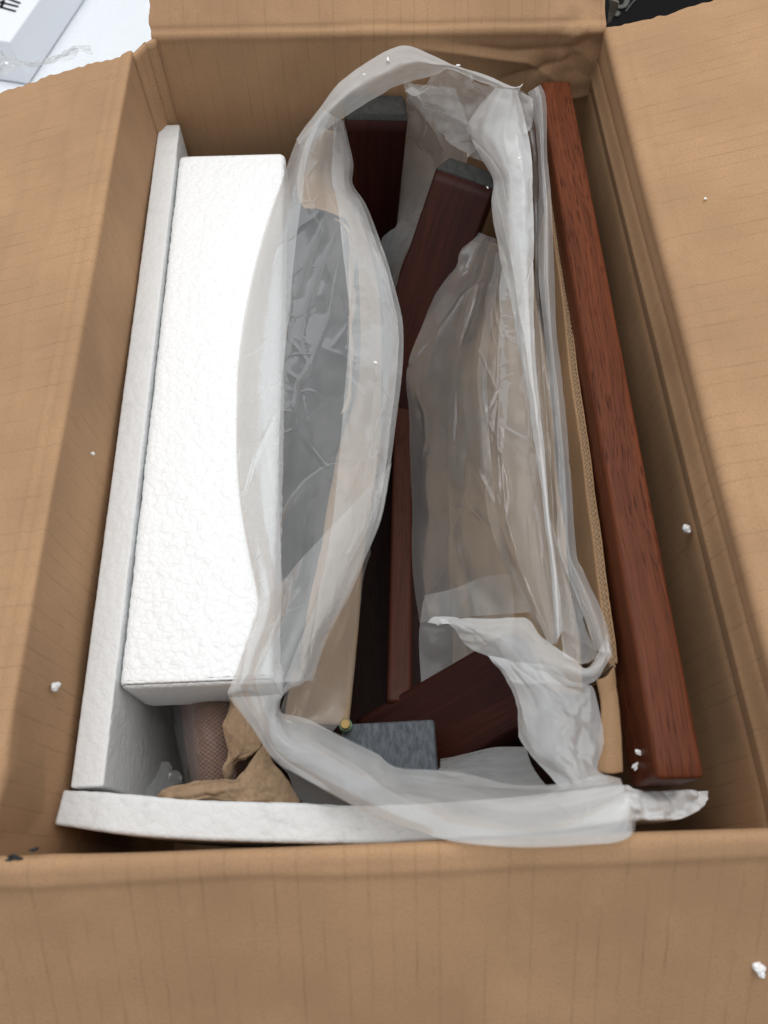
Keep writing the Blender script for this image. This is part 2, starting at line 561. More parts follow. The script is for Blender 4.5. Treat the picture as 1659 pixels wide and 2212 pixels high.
def disp_front(S, T, ln):      # S from the right to the left
    x = ln - S
    d = line_t(S, T, .0000, .0006, .0012, .0008, 41) + line_t(S, T, .0085, .0008, .0025, .0015, 42)
    near = np.clip(1 - x / .06, 0, 1)
    d += (facet(S * 34, T * 34, 43) - .5) * .005 * near * np.exp(-(T / .035) ** 2)
    return d

hw = W / 2
panel((-hw, L - .016, 0), (-hw, .0, 0), (-1, 0, 0), R(-15), .003, .168, disp_left, 101)
panel((hw, .0, 0), (hw, L, 0), (1, 0, 0), R(15), .004, .168, disp_right, 102)
panel((-hw + .012, L, 0), (hw, L, 0), (0, 1, 0), R(42), .003, .165, disp_back, 103, .0012, .001)
panel((hw + .004, -.002, .001), (-hw - .010, -.003, .003), (0, -1, 0), R(-43), .006, .165, disp_front, 104, sag=.005)
base = mesh_obj('bottom_panel', [(-hw, 0, -DEEP), (hw, 0, -DEEP), (hw, L, -DEEP), (-hw, L, -DEEP)],
                [(0, 1, 2, 3)], card, box, [(0, 0), (W, 0), (W, L), (0, L)])
# folded joint strip in the far left corner
zz = np.linspace(-.26, -.002, 60); uu = np.linspace(0, 1, 12)
Z, U = np.meshgrid(zz, uu, indexing='ij')
bend = .006 * np.exp(-((U - .45) / .16) ** 2)
G = np.stack([-hw - .001 + .014 * U + bend * .3, L - .018 + .019 * U + bend * .9 + .0008 * (noise2(Z * 60, U * 3, 3) - .5), Z], -1)
grid_obj('glue_tab', G, card, box, np.stack([U * .02, Z], -1), .003, 1)
def on_front(px, py):
    d = ROT @ np.array([(px - 829.5) / FPX, -(py - 1106.0) / FPX, -1.0])
    n = np.array([0, -math.sin(R(41)), math.cos(R(41))])
    p0 = np.array([0, -.003, .001])
    return CAM + d * ((p0 - CAM) @ n) / (d @ n)
# torn paper with dark backing in the near left corner
ink = mat_plain('dark_print', (.03, .032, .035), .8, .2, .3, 200)
torn = mat_plain('torn_paper', (.42, .32, .21), .95, .1, .3, 300, .4)
for pts, mt, zl in (([(0, 1868), (14, 1850), (30, 1840), (26, 1858), (10, 1874), (-8, 1886)], ink, .0035),
                    ([(16, 1843), (30, 1837), (44, 1843), (50, 1846), (40, 1850), (24, 1846)], ink, .0042),
                    ([(62, 1830), (72, 1825), (84, 1822), (80, 1829), (72, 1833)], ink, .0036),
                    ([(-10, 1976), (4, 1966), (18, 1970), (14, 1982), (-2, 1992), (-12, 1990)], torn, -.012),
                    ([(-10, 1956), (4, 1948), (8, 1956), (-2, 1964)], torn, -.009)):
    P = np.array([on_front(x, y + (8 if y < 1900 else 0)) for x, y in pts])
    n = len(pts)
    V = np.vstack([P + [0, 0, .0012], P - [0, 0, .0006]])
    F = [tuple(range(n))[::-1], tuple(range(n, 2 * n))] + [(k, (k + 1) % n, n + (k + 1) % n, n + k) for k in range(n)]
    mesh_obj('torn_scrap', V, F, mt, box, smooth=False)

# ------------------------------------------------------------------ lofted solids
def ring_rect(w, h, r, n=5, sub=(1, 1)):
    """Rounded rectangle, counter-clockwise, centre at 0; returns (k,2)."""
    pts = []
    for cx, cy, a0 in ((w / 2 - r, h / 2 - r, 0), (-w / 2 + r, h / 2 - r, 90), (-w / 2 + r, -h / 2 + r, 180), (w / 2 - r, -h / 2 + r, 270)):
        for k in range(n):
            a = R(a0 + 90 * k / (n - 1))
            pts.append((cx + r * math.cos(a), cy + r * math.sin(a)))
    out = []
    for k in range(len(pts)):
        a, b = np.array(pts[k]), np.array(pts[(k + 1) % len(pts)])
        ln = np.linalg.norm(b - a)
        ns = 1
        if ln > r * 1.2:
            ns = sub[0] if abs(a[1] - b[1]) < 1e-9 else sub[1]
        for j in range(ns):
            out.append(a + (b - a) * j / ns)
    return np.array(out)

def loft(name, rings, mat, parent=None, sharp=None, uvlen=None):
    rings = np.asarray(rings)
    nu, nv = rings.shape[:2]
    F = grid_faces(nu, nv, True)
    F.append(list(range(nv))[::-1]); F.append(list(range((nu - 1) * nv, nu * nv)))
    per = np.concatenate([[0], np.cumsum(np.linalg.norm(np.diff(rings[nu // 2], axis=0), axis=1))])
    ctr = rings.mean(1)
    al = np.concatenate([[0], np.cumsum(np.linalg.norm(np.diff(ctr, axis=0), axis=1))])
    UV = np.stack(np.broadcast_arrays(per[None, :], al[:, None]), -1).reshape(-1, 2)
    return mesh_obj(name, rings.reshape(-1, 3), F, mat, parent, UV, True, sharp)

def bar_rings(A, B, X, w0, h0, w1=None, h1=None, r=.002, nseg=40, warp=0.0, seed=0, sub=(3, 3), endr=True):
    A, B = np.array(A, float), np.array(B, float)
    w1 = w1 or w0; h1 = h1 or h0
    D = (B - A); ln = np.linalg.norm(D); D /= ln
    X = np.array(X, float); X = X - D * (X @ D); X /= np.linalg.norm(X)
    Y = np.cross(D, X)
    ts = np.linspace(0, 1, nseg)
    if endr:
        e = r * .8 / ln
        ts = np.concatenate([[0, e * .3, e], ts[1:-1], [1 - e, 1 - e * .3, 1]])
    out = []
    for t in ts:
        w, h = w0 + (w1 - w0) * t, h0 + (h1 - h0) * t
        rr = r
        if endr:
            q = min(t, 1 - t) * ln / (r * .8)
            if q < 1:
                sh = r * .8 * (1 - math.sqrt(max(0, 1 - (1 - q) ** 2)))
                w -= 2 * sh; h -= 2 * sh
        ring = ring_rect(w, h, min(rr, w * .45, h * .45), 5, sub)
        c = A + D * ln * t + warp * math.sin(t * 3.1 + seed) * X
        out.append(c + ring[:, :1] * X + ring[:, 1:] * Y)
    return np.array(out)

def bead_displace(o, cell, amp, seed, ends=None):
    me = o.data
    n = len(me.vertices)
    co = np.empty(n * 3); me.vertices.foreach_get('co', co); co = co.reshape(-1, 3)
    no = np.empty(n * 3); me.vertices.foreach_get('normal', no); no = no.reshape(-1, 3)
    d = worley(co, cell, seed)
    h = amp * (1 - np.clip(d / .75, 0, 1) ** 2) - amp * .5
    big = (noise2(co[:, 0] * 55 + co[:, 2] * 31, co[:, 1] * 55, seed) - .5) * amp * .8
    fade = np.clip((np.abs(no).max(1) - .78) / .2, 0, 1) * .9 + .1
    if ends:
        fade = fade * np.clip((np.minimum(co[:, 1] - ends[0], ends[1] - co[:, 1]) - .002) / .008, 0, 1)
    co = co + no * ((h + big) * fade)[:, None]
    me.vertices.foreach_set('co', co.ravel())
    me.update()

# ------------------------------------------------------------------ foam
# sheet standing against the left side
zs = -.064
def foam_bar(name, A, B, X, w, h, r, cell, amp, mat, seed, sub, nseg):
    rg_ = bar_rings(A, B, X, w, h, r=r, nseg=nseg, sub=sub)
    c0, c1 = rg_[0].mean(0), rg_[-1].mean(0)
    fs = (.12, .35, .6, .8, .92)
    rg_ = np.concatenate([[c0 + (rg_[0] - c0) * f for f in fs], rg_, [c1 + (rg_[-1] - c1) * f for f in fs[::-1]]])
    o = loft(name, rg_, mat)
    bead_displace(o, cell, amp, seed, (A[1], B[1]))
    return o
a = at(198, 1700, zs); b = at(366, 269, zs)
sheet = foam_bar('foam_sheet', (-.1562, a[1], zs - .085), (-.1605, b[1], zs - .085), (1, 0, 0), .0165, .17, .0012, .0045, .00035, foam_cut, 3, (16, 60), 330)
tag(sheet, 'tall white polystyrene sheet standing on edge along the left side of the box', 'foam sheet', 'white foam packing')
# thick block lying in the middle of the left half
zb = -.0665
xl = -.1475; xr = at(607, 900, zb)[0]
yf = at(380, 1480, zb)[1]; yb = at(500, 331, zb)[1]
blk = foam_bar('foam_block', ((xl + xr) / 2, yf, zb - .026), ((xl + xr) / 2 - .0035, yb, zb - .026), (1, 0, 0), xr - xl, .052, .0045, .0048, .0007, foam_mat, 9, (100, 26), 320)
tag(blk, 'thick bright white polystyrene block lying beside the plastic bag', 'foam block', 'white foam packing')

# bowed strip along the near edge, its right end broken
zf = -.060
up = resample([at(x, y, zf) for x, y in ((138, 1706), (240, 1712), (430, 1728), (640, 1734), (800, 1740), (1000, 1730), (1200, 1712), (1345, 1694), (1380, 1702), (1420, 1706), (1490, 1704), (1532, 1708))], 260)
dn = resample([at(x, y, zf) for x, y in ((118, 1782), (300, 1806), (520, 1818), (770, 1822), (900, 1818), (1100, 1806), (1250, 1790), (1375, 1772), (1430, 1772), (1480, 1768), (1512, 1752), (1536, 1726))], 260)
rings = []
for k in range(260):
    p, q = up[k], dn[k]
    top = [p + (q - p) * t for t in np.linspace(.06, .94, 16)]
    side1 = [q + np.array([0, 0, -z]) for z in np.linspace(.0012, .09, 14)]
    side0 = [p + np.array([0, 0, -z]) for z in np.linspace(.09, .0012, 14)]
    rings.append(np.array(top + side1 + side0))
strip = loft('foam_strip', rings, foam_front_mat)
bead_displace(strip, .0050, .00035, 17)
me = strip.data
co = np.empty(len(me.vertices) * 3); me.vertices.foreach_get('co', co); co = co.reshape(-1, 3)
brk = np.clip((co[:, 0] - .098) / .02, 0, 1)
co[:, 2] += brk * (facet(co[:, 0] * 150, co[:, 1] * 150, 77) - .6) * .004
cw = worley(co, .007, 91)
co[:, 2] -= brk * np.clip(cw - .38, 0, 1) * .010
co[:, 0] += brk * (noise2(co[:, 1] * 260, co[:, 2] * 160, 78) - .5) * .003
me.vertices.foreach_set('co', co.ravel()); me.update()
tag(strip, 'low white polystyrene strip along the near edge with a broken right end', 'foam strip', 'white foam packing')

# ------------------------------------------------------------------ wooden parts
zr = -.032
fl, fr_ = at(1420, 1683, zr), at(1524, 1680, zr)
bl, br = at(1166, 172, zr), at(1232, 176, zr)
hr = .042
rail = thing('wooden_rail', ((fl + fr_) / 2 + np.array([0, 0, -hr])),
             'long reddish brown wooden rail lying along the right side of the box', 'rail')
wr0 = np.linalg.norm(fr_ - fl); wr1 = np.linalg.norm(br - bl)
A = (fl + fr_) / 2 + [0, 0, -hr / 2]; B = (bl + br) / 2 + [0, 0, -hr / 2]
loft('shaft', bar_rings(A, B, (1, 0, 0), wr0, hr, wr1, hr, r=.0024, nseg=60), wood_red, rail)

def leg(label, top, bot, X, w0, h0, w1, h1, pad, padmat, mat, bev=.005, group='wooden posts'):
    top, bot = np.array(top), np.array(bot)
    D = (bot - top) / np.linalg.norm(bot - top)
    t = thing('wooden_post', bot, label, 'post', group)
    loft('shaft', bar_rings(top + D * pad, bot, X, w0, h0, w1, h1, r=.0022, nseg=24, endr=False), mat, t)
    # sawn, bevelled grey end
    Xn = np.array(X, float); Xn -= D * (Xn @ D); Xn /= np.linalg.norm(Xn); Y = np.cross(D, Xn)
    rr = []
    for k, (dd, sh) in enumerate(((0, bev), (bev * .12, bev * .85), (pad * .9, .0), (pad, .0004))):
        ring = ring_rect(w0 - 2 * sh, h0 - 2 * sh, .002, 5, (3, 3))
        rr.append(top + D * dd + ring[:, :1] * Xn + ring[:, 1:] * Y)
    o = loft('end_cap', rr, padmat, t, 25)
    return t
leg('mahogany post with dark grey end, nearest the far wall under the bag', at(812, 226, -.042), at(790, 700, -.26), (1, .03, 0), .047, .030, .040, .028, .004, felt, wood_shaded, .002)
leg('tilted mahogany post with grey end in the middle of the bag', at(1018, 364, -.062), at(826, 905, -.185), (1, -.28, 0), .046, .034, .044, .032, .012, felt, wood_shaded, .0065)
leg('mahogany post with slate blue end standing upright at the near end of the bag', at(842, 1630, -.082), at(838, 1660, -.29), (1, .02, 0), .0505, .034, .045, .030, .0035, felt_blue, wood_shaded, .0012)
leg('dark mahogany post lying crosswise behind the slate blue post end', at(1160, 1450, -.105), at(830, 1640, -.155), (.35, 1, .3), .05, .035, .052, .036, .004, felt, wood_shaded, .0015)
pn = loft('dark_filler_panel', bar_rings((.020, .035, -.245), (.020, .50, -.245), (1, 0, 0), .21, .03, r=.004, nseg=20), wood_shaded)  # made-up dark panel, added so the depth of the box reads dark
tag(pn, 'dark wooden filler panel added under the posts to darken the depth of the box', 'filler panel')
# board on edge in the middle
bf, bb = at(864, 1545, -.125), at(876, 660, -.185)
board = loft('wooden_board', bar_rings(bf + [0, 0, -.05], bb + [0, 0, -.05], (1, 0, 0), .0155, .10, .0145, .10, r=.0025, nseg=40),
             mat_wood('mahogany_board', (.062, .0175, .009), (.034, .011, .007), .45, .0, .6, .10))
tag(board, 'narrow red brown wooden board on edge running down the middle of the bag', 'board')

# ------------------------------------------------------------------ corrugated divider on the right
div = thing('cardboard_divider', (.085, .25, -.30), 'corrugated cardboard divider standing between the plastic bag and the long rail', 'divider')
zd = -.050
edge = [at(x, y, zd) for x, y in ((1190, 405), (1202, 500), (1222, 640), (1240, 800), (1262, 960), (1281, 1100), (1300, 1250), (1318, 1380), (1322, 1440))]
E0 = resample(edge, 900)
tan = np.gradient(E0, axis=0); tan /= np.linalg.norm(tan, axis=1, keepdims=True)
nr = np.cross(tan, [0, 0, 1.0])
if nr[:, 0].mean() < 0: nr = -nr
arc = np.concatenate([[0], np.cumsum(np.linalg.norm(np.diff(E0, axis=0), axis=1))])
def wall_sheet(off, depth, th, mat, name, wave=0, zoff=0.0, pitch=.0030, step=1):
    idx = np.arange(0, 900, step)
    o = off + (wave * np.sin(arc[idx] / pitch * 2 * math.pi) if wave else 0 * arc[idx])
    o = o + .0006 * (noise2(arc[idx] * 40, arc[idx] * 0, 5) - .5)
    base_ = E0[idx] + nr[idx] * o[:, None]
    zs_ = np.concatenate([np.linspace(0, -.02, 6), np.linspace(-.03, -depth, 14)])
    G = base_[:, None, :] + np.stack([0 * zs_, 0 * zs_, zs_], -1)[None]
    G[..., 2] += zoff + .0007 * (noise2(arc[idx] * 300, arc[idx] * 0, 8)[:, None] - .5) * (np.arange(20) < 2)[None]
    G[..., 0] += .004 * (noise2(arc[idx][:, None] * 18, zs_[None] * 18, 9) - .5) * np.clip(-zs_ / .05, 0, 1)[None]
    UV = np.stack(np.broadcast_arrays(arc[idx][:, None], zs_[None]), -1)
    return grid_obj(name, G, mat, div, UV, th, 0)
wall_sheet(-.0017, .24, .0006, card_fine, 'liner', step=6)
wall_sheet(.0003, .24, .0006, card_edge, 'liner', step=6, zoff=-.001)
wall_sheet(.0022, .24, .0006, card_fine, 'liner', step=6, zoff=.0005)
wall_sheet(-.0007, .03, .0004, card_edge, 'corrugated_core_and_filler', .0005, .0001)
wall_sheet(.0003, .03, .0034, card_edge, 'corrugated_core_and_filler', 0, -.0014, step=6)  # solid strip added between the liners so the flute gaps do not go black
wall_sheet(.0012, .03, .0004, card_edge, 'corrugated_core_and_filler', .0005, .0, .0036)

FOLD = .42
bag_parent = ['none']
def patch(name, rails, mat, parent=None, res=.0016, fold=0.0, facet_amp=0.0, facet_scale=40, creases=0, camp=.0008, seed=0,
          thick=None, lengthscale=9, crossscale=70, lin=False, offset=-1, lines=(), lamp=.0007, lwid=2.2, keep=False):
    """A sheet lofted through rails of (frame x, frame y, height z), with long folds, facets and sharp creases."""
    r3 = [np.array([at(*p) for p in rl]) for rl in rails]
    ln = max(np.sum(np.linalg.norm(np.diff(r, axis=0), axis=1)) for r in r3)
    nu = max(10, int(ln / res))
    rs = resample_lin if lin else resample
    rr = np.stack([rs(r, nu) for r in r3])          # rails x nu x 3
    wd = max(np.sum(np.linalg.norm(np.diff(rr, axis=0), axis=2), axis=0))
    nv = max(6, int(wd / res))
    G = np.stack([rs(rr[:, k], nv) for k in range(nu)])
    U, V = np.meshgrid(np.linspace(0, ln, nu), np.linspace(0, wd, nv), indexing='ij')
    N = grid_normals(G)
    fold = fold * FOLD; crossscale = crossscale * .6
    if parent is bag_parent[0]:
        facet_amp *= 1.0 if keep else .6
    wob = noise2(U * 12, V * 12, seed + 9) * .02
    D = fold * ((1 - np.abs(2 * noise2(U * lengthscale, (V + wob) * crossscale, seed) - 1)) - .5)
    D = D + fold * .45 * (noise2(U * lengthscale * 2, (V + wob) * crossscale * 2.3, seed + 1) - .5)
    if facet_amp:
        D = D + facet_amp * (facet(U * facet_scale, V * facet_scale, seed + 2) - .5)
        D = D + facet_amp * (.28 if lin else .35) * (facet(U * facet_scale * 2.7, V * facet_scale * 2.7, seed + 3) - .5)
    rg = random.Random(seed + 100)
    for k in range(creases):
        u, v = rg.uniform(.05, .9) * ln, rg.uniform(.1, .9) * wd
        an = rg.gauss(0, .35) + (math.pi if rg.random() < .5 else 0)
        pts = [(u, v)]
        for q in range(rg.randint(3, 6)):
            an += rg.gauss(0, .28)
            st = rg.uniform(.008, .022)
            u += st * math.cos(an); v += st * math.sin(an)
            pts.append((u, v))
        D = D + ridge(U, V, pts, camp * rg.uniform(.5, 1.2) * rg.choice((-1, 1, 1)), rg.uniform(.0008, .0016))
    if lines:
        Q = (G - CAM) @ ROT
        PX = 829.5 + FPX * Q[..., 0] / -Q[..., 2]; PY = 1106.0 - FPX * Q[..., 1] / -Q[..., 2]
        up_ = np.sign(N[..., 2].mean()) or 1
        for k, ln_ in enumerate(lines):
            D = D + up_ * ridge(PX, PY, ln_, lamp, lwid)
    G = G + N * D[..., None]
    UV = np.stack([V, U], -1)
    return grid_obj(name, G, mat, parent, UV, thick, offset)

# torn flap of the divider at its near end
patch('torn_liner', [[(1292, 1470, -.054), (1300, 1530, -.054), (1296, 1600, -.054), (1292, 1668, -.054)],
                     [(1306, 1465, -.052), (1318, 1530, -.052), (1318, 1600, -.052), (1316, 1672, -.052)],
                     [(1322, 1440, -.053), (1332, 1530, -.053), (1337, 1600, -.053), (1340, 1668, -.053)]], card_fine, div, .0012, .0006, .0016, 50, 1, .0008, 11, .0022)

# brown card behind the left fold of the bag
o = patch('cardboard_insert', [[(668, 270, -.060), (642, 380, -.085), (655, 452, -.088), (742, 492, -.090), (752, 600, -.092), (752, 740, -.094), (748, 862, -.096), (700, 940, -.098), (664, 1050, -.100), (652, 1200, -.102), (636, 1400, -.105), (612, 1560, -.108)],
                    [(745, 290, -.075), (745, 390, -.108), (760, 450, -.112), (785, 500, -.115), (810, 600, -.120), (822, 740, -.125), (822, 862, -.13), (815, 960, -.13), (806, 1060, -.13), (785, 1200, -.13), (768, 1400, -.13), (752, 1568, -.125)]],
          kraft, None, .0025, .002, .002, 20, 0, 0, 21, .0012)
tag(o, 'brown card seen through the milky left fold of the bag', 'card')

o = patch('cardboard_liner', [[(1050, 520, -.19), (1010, 640, -.22), (975, 800, -.24), (955, 1000, -.25), (955, 1230, -.25), (970, 1500, -.24)],
                              [(1110, 540, -.12), (1080, 660, -.13), (1050, 800, -.14), (1060, 1000, -.155), (1075, 1230, -.155), (1100, 1500, -.15)],
                              [(1150, 560, -.085), (1165, 680, -.085), (1185, 820, -.085), (1205, 1000, -.085), (1232, 1230, -.085), (1265, 1500, -.085)]], kraft, None, .003, .003, .003, 20, 0, 0, 27, .002)
tag(o, 'brown cardboard liner showing through the right side of the bag', 'liner')
gap_shade = mat_plain('painted_gap_shade', (.012, .0135, .016), .85, .1, .35, 90, .2)  # near-black colour stands in for shade in the gap under the film
o = patch('gap_shade_sheet', [[(650, 466, -.097), (632, 520, -.098), (618, 640, -.099), (614, 800, -.100), (612, 1000, -.102), (612, 1150, -.104), (610, 1300, -.106), (606, 1440, -.108)],
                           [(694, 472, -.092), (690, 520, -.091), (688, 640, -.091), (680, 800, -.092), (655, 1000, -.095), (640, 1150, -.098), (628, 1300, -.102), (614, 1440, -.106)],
                           [(738, 488, -.103), (758, 540, -.104), (766, 640, -.105), (764, 830, -.106), (715, 970, -.108), (682, 1120, -.110), (650, 1300, -.112), (622, 1440, -.112)]], gap_shade, None, .002, .002, .001, 30, 0, 0, 25, .008)
tag(o, 'long dark sheet standing in for the shaded gap under the left side of the bag', 'pad')  # no real pad, the sheet stands in for shade

# ------------------------------------------------------------------ things in the near left corner
cl = Nodes('woven_brown_cloth')
uvc = cl.coords('UV')
sx = cl.n('SeparateXYZ'); cl.l(uvc, sx.inputs[0])
wobn = cl.noise(uvc, 90, 2)
ux = cl.math('ADD', sx.outputs[0], cl.math('MULTIPLY', wobn, .002)); vy = cl.math('ADD', sx.outputs[1], cl.math('MULTIPLY', wobn, .002))
s1 = cl.math('SINE', cl.math('MULTIPLY', ux, 2150.0)); s2 = cl.math('SINE', cl.math('MULTIPLY', vy, 2500.0))
wv = cl.math('ADD', cl.math('MULTIPLY', cl.math('MULTIPLY', s1, s2), .5), .5)
nz = cl.noise(uvc, 260, 3)
cc = cl.mix(cl.math('MULTIPLY', wv, cl.math('ADD', nz, .2), True), (.075, .036, .025), (.27, .150, .105))
cl.principled(cc, .9, .15, cl.bump(wv, .4, .0008).outputs[0])
roll = thing('fabric_bundle', at(452, 1640, -.24), 'folded brown woven fabric in clear wrap under the white foam block', 'fabric')
patch('cloth', [[(396, 1495, -.135), (400, 1560, -.13), (412, 1640, -.13), (425, 1712, -.132)],
                [(418, 1495, -.118), (424, 1560, -.112), (428, 1640, -.112), (440, 1712, -.116)],
                [(460, 1495, -.113), (462, 1560, -.106), (462, 1640, -.107), (468, 1712, -.112)],
                [(500, 1495, -.120), (505, 1560, -.114), (505, 1640, -.114), (510, 1712, -.118)],
                [(520, 1495, -.140), (525, 1560, -.14), (525, 1640, -.14), (525, 1712, -.14)]], cl.m, roll, .0012, .0012, .0015, 60, 0, 0, 51, .002)
patch('clear_wrap', [[(372, 1500, -.125), (378, 1560, -.12), (390, 1640, -.12), (402, 1705, -.12)],
                     [(392, 1498, -.112), (398, 1560, -.108), (408, 1640, -.108), (420, 1705, -.110)],
                     [(440, 1498, -.108), (446, 1560, -.101), (450, 1640, -.102), (452, 1705, -.107)],
                     [(505, 1498, -.115), (508, 1560, -.108), (508, 1640, -.108), (512, 1705, -.112)]], film_wrap, roll, .0012, .0010, .0016, 60, 5, .0006, 53)
kp = thing('kraft_paper', at(560, 1700, -.14), 'crumpled torn brown kraft paper in the near left corner of the box', 'paper')
patch('paper_sheet', [[(505, 1492, -.094), (496, 1525, -.092), (487, 1566, -.090), (490, 1618, -.088), (484, 1650, -.087), (480, 1662, -.090), (489, 1680, -.096)],
                      [(535, 1498, -.086), (532, 1535, -.083), (528, 1572, -.079), (524, 1604, -.081), (516, 1630, -.083), (508, 1646, -.086), (504, 1660, -.092)],
                      [(575, 1510, -.088), (570, 1545, -.086), (568, 1575, -.084), (570, 1592, -.083), (562, 1612, -.084), (545, 1626, -.085), (530, 1638, -.088)]], kraft_crumple, kp, .0006, .0002, .0050, 58, 5, .0010, 61, .0004, lin=True)
patch('paper_sheet', [[(571, 1602, -.083), (548, 1634, -.084), (528, 1662, -.084), (510, 1682, -.084), (424, 1694, -.086), (352, 1708, -.088), (340, 1719, -.09)],
                      [(588, 1640, -.089), (566, 1662, -.084), (545, 1684, -.080), (510, 1700, -.078), (430, 1712, -.080), (362, 1720, -.084), (344, 1728, -.088)],
                      [(650, 1730, -.095), (640, 1740, -.092), (600, 1745, -.088), (540, 1745, -.086), (440, 1740, -.086), (370, 1738, -.088), (350, 1738, -.09)]], kraft_crumple, kp, .0006, .0002, .0045, 58, 5, .0010, 63, .0004, lin=True)
o = patch('plastic_pouch', [[(312, 1722, -.105), (325, 1690, -.103), (348, 1648, -.10), (360, 1645, -.10)],
                    [(345, 1725, -.096), (352, 1700, -.094), (366, 1668, -.094), (372, 1655, -.096)],
                    [(395, 1725, -.10), (392, 1700, -.10), (388, 1670, -.10), (384, 1660, -.10)]], film_clear, None, .001, .002, .008, 70, 3, .0008, 71)
tag(o, 'small clear plastic pouch between the foam sheet and the brown fabric', 'pouch')

# brass bolt
brass = mat_plain('brass', (.14, .095, .04), .45, .6, .2, 120, .05, Metallic=1.0)
green = mat_plain('green_brass', (.05, .075, .045), .42, .6, .3, 150, .05, Metallic=1.0)
bp_ = at(747, 1568, -.072)
bolt = thing('brass_bolt', bp_ + [0, 0, -.035], 'small brass bolt poking up beside the slate blue post end', 'bolt')
def disc_rings(c, prof, k=1.0, n=20):
    a = np.linspace(0, 2 * math.pi, n, endpoint=False)
    return np.array([[c + np.array([k * r * math.cos(t), k * r * math.sin(t), z]) for t in a] for r, z in prof])
loft('bolt_head', disc_rings(bp_, [(.0030, .0062), (.0034, .0060), (.0034, .0042), (.0026, .0040)][::-1], .78), brass, bolt, 30)
loft('collar', disc_rings(bp_, [(.0026, .0038), (.0042, .0036), (.0042, .0012), (.0030, .0010), (.0030, .0004), (.0044, .0002), (.0044, -.004), (.004, -.006)][::-1], .78), green, bolt, 30)
loft('shank', disc_rings(bp_, [(.003, -.0062), (.003, -.035)][::-1], .78), brass, bolt, 40)

# ------------------------------------------------------------------ the plastic bag
bag = thing('plastic_bag', at(860, 1200, -.29), 'large milky translucent plastic bag with its mouth open around the wooden posts', 'bag')
bag_parent[0] = bag
# left fold lying over the foam block
outer = [(690, 232, -.012), (640, 300, -.030), (605, 400, -.050), (572, 500, -.062), (545, 600, -.068), (525, 705, -.069), (513, 800, -.069), (510, 900, -.069), (511, 1000, -.069), (520, 1100, -.069), (538, 1200, -.069), (557, 1310, -.068), (530, 1400, -.066), (502, 1480, -.060)]
inner = [(740, 262, -.020), (760, 351, -.035), (760, 397, -.040), (789, 443, -.045), (818, 518, -.050), (851, 618, -.055), (871, 705, -.060), (869, 800, -.060), (858, 900, -.060), (845, 1000, -.060), (825, 1110, -.060), (795, 1190, -.060), (755, 1280, -.060), (705, 1380, -.060), (674, 1470, -.060)]
def between(a, b, f, dz, n=44):
    A, B = resample(np.array(a, float), n), resample(np.array(b, float), n)
    C = A * (1 - f) + B * f
    C[:, 2] += dz
    return [tuple(c) for c in C]
outer = [(x, y, z + .008) for x, y, z in outer]; inner = [(x, y, z + .004) for x, y, z in inner]
# (the fold itself is built with the near band below, as one sheet)
# second, inner layer of the left side
patch('bag_panel', [between(outer, inner, .66, .000), between(outer, inner, .80, -.006), between(outer, inner, .97, -.016)], film2, bag, .0016, .004, .004, 26, 8, .0010, 203, None, 4, 60)
patch('bag_panel', [[(800, 1150, -.072), (740, 1300, -.072), (690, 1400, -.072), (628, 1470, -.070), (603, 1536, -.066)],
                    [(800, 1180, -.10), (765, 1320, -.10), (735, 1430, -.10), (690, 1520, -.09), (660, 1560, -.08)],
                    [(800, 1190, -.12), (768, 1340, -.12), (758, 1480, -.115), (740, 1550, -.10), (716, 1584, -.085)]], film1, bag, .0016, .004, .004, 30, 4, .0008, 205)
patch('bag_panel', [between(outer, inner, .01, -.0005), between(outer, inner, .12, .003), between(outer, inner, .275, .006)], film2, bag, .0014, .002, .002, 22, 5, .0008, 241, None, 3, 50)
patch('bag_panel', [outer[11:], between(outer[11:], inner[9:], .35, .010), between(outer[11:], inner[9:], .7, .010), inner[9:]], film_panel, bag, .0012, .003, .003, 22, 6, .0009, 243, None, 3, 50)
# collar over the far end
patch('bag_collar', [[(640, 300, -.028), (690, 230, -.010), (735, 175, -.001), (800, 130, .003), (870, 100, .006), (930, 120, .006), (985, 140, .006), (1050, 160, .006), (1110, 184, .004), (1130, 178, .004)],
                     [(645, 312, -.020), (705, 246, -.004), (760, 196, .004), (825, 158, .006), (887, 134, .008), (938, 140, .008), (981, 145, .008), (1046, 170, .006), (1098, 190, .005), (1125, 188, .005)],
                     [(655, 325, -.030), (722, 268, -.020), (790, 222, -.014), (850, 189, -.012), (905, 171, -.010), (945, 161, -.008), (976, 150, -.006), (1040, 180, -.004), (1085, 197, -.002), (1120, 202, .000)]],
      film3, bag, .0013, .002, .0026, 36, 7, .0009, 207)
# far inside face behind the legs
patch('bag_panel', [[(882, 182, -.030), (872, 260, -.060), (852, 400, -.110), (825, 520, -.150), (800, 640, -.195)],
                    [(930, 185, -.028), (930, 280, -.060), (905, 410, -.110), (850, 530, -.150), (825, 650, -.195)],
                    [(985, 190, -.022), (1015, 320, -.060), (965, 430, -.105), (880, 545, -.150), (850, 660, -.195)]], film2, bag, .0012, .003, .006, 24, 4, .0012, 209, lines=[[(905, 235), (945, 285), (962, 330)]], lamp=.002, lwid=4)
# crumpled far right of the mouth
patch('bag_fold', [[(870, 181, -.016), (935, 164, -.010), (976, 150, -.006), (1060, 186, -.004), (1120, 200, -.002), (1152, 214, -.002)],
                   [(880, 194, -.032), (930, 208, -.032), (985, 222, -.030), (1050, 256, -.024), (1100, 270, -.018), (1150, 280, -.014)],
                   [(886, 206, -.050), (922, 254, -.055), (960, 292, -.058), (1002, 326, -.056), (1040, 346, -.050), (1072, 372, -.046)]], film2, bag, .0009, .003, .015, 46, 10, .0012, 211, keep=True)
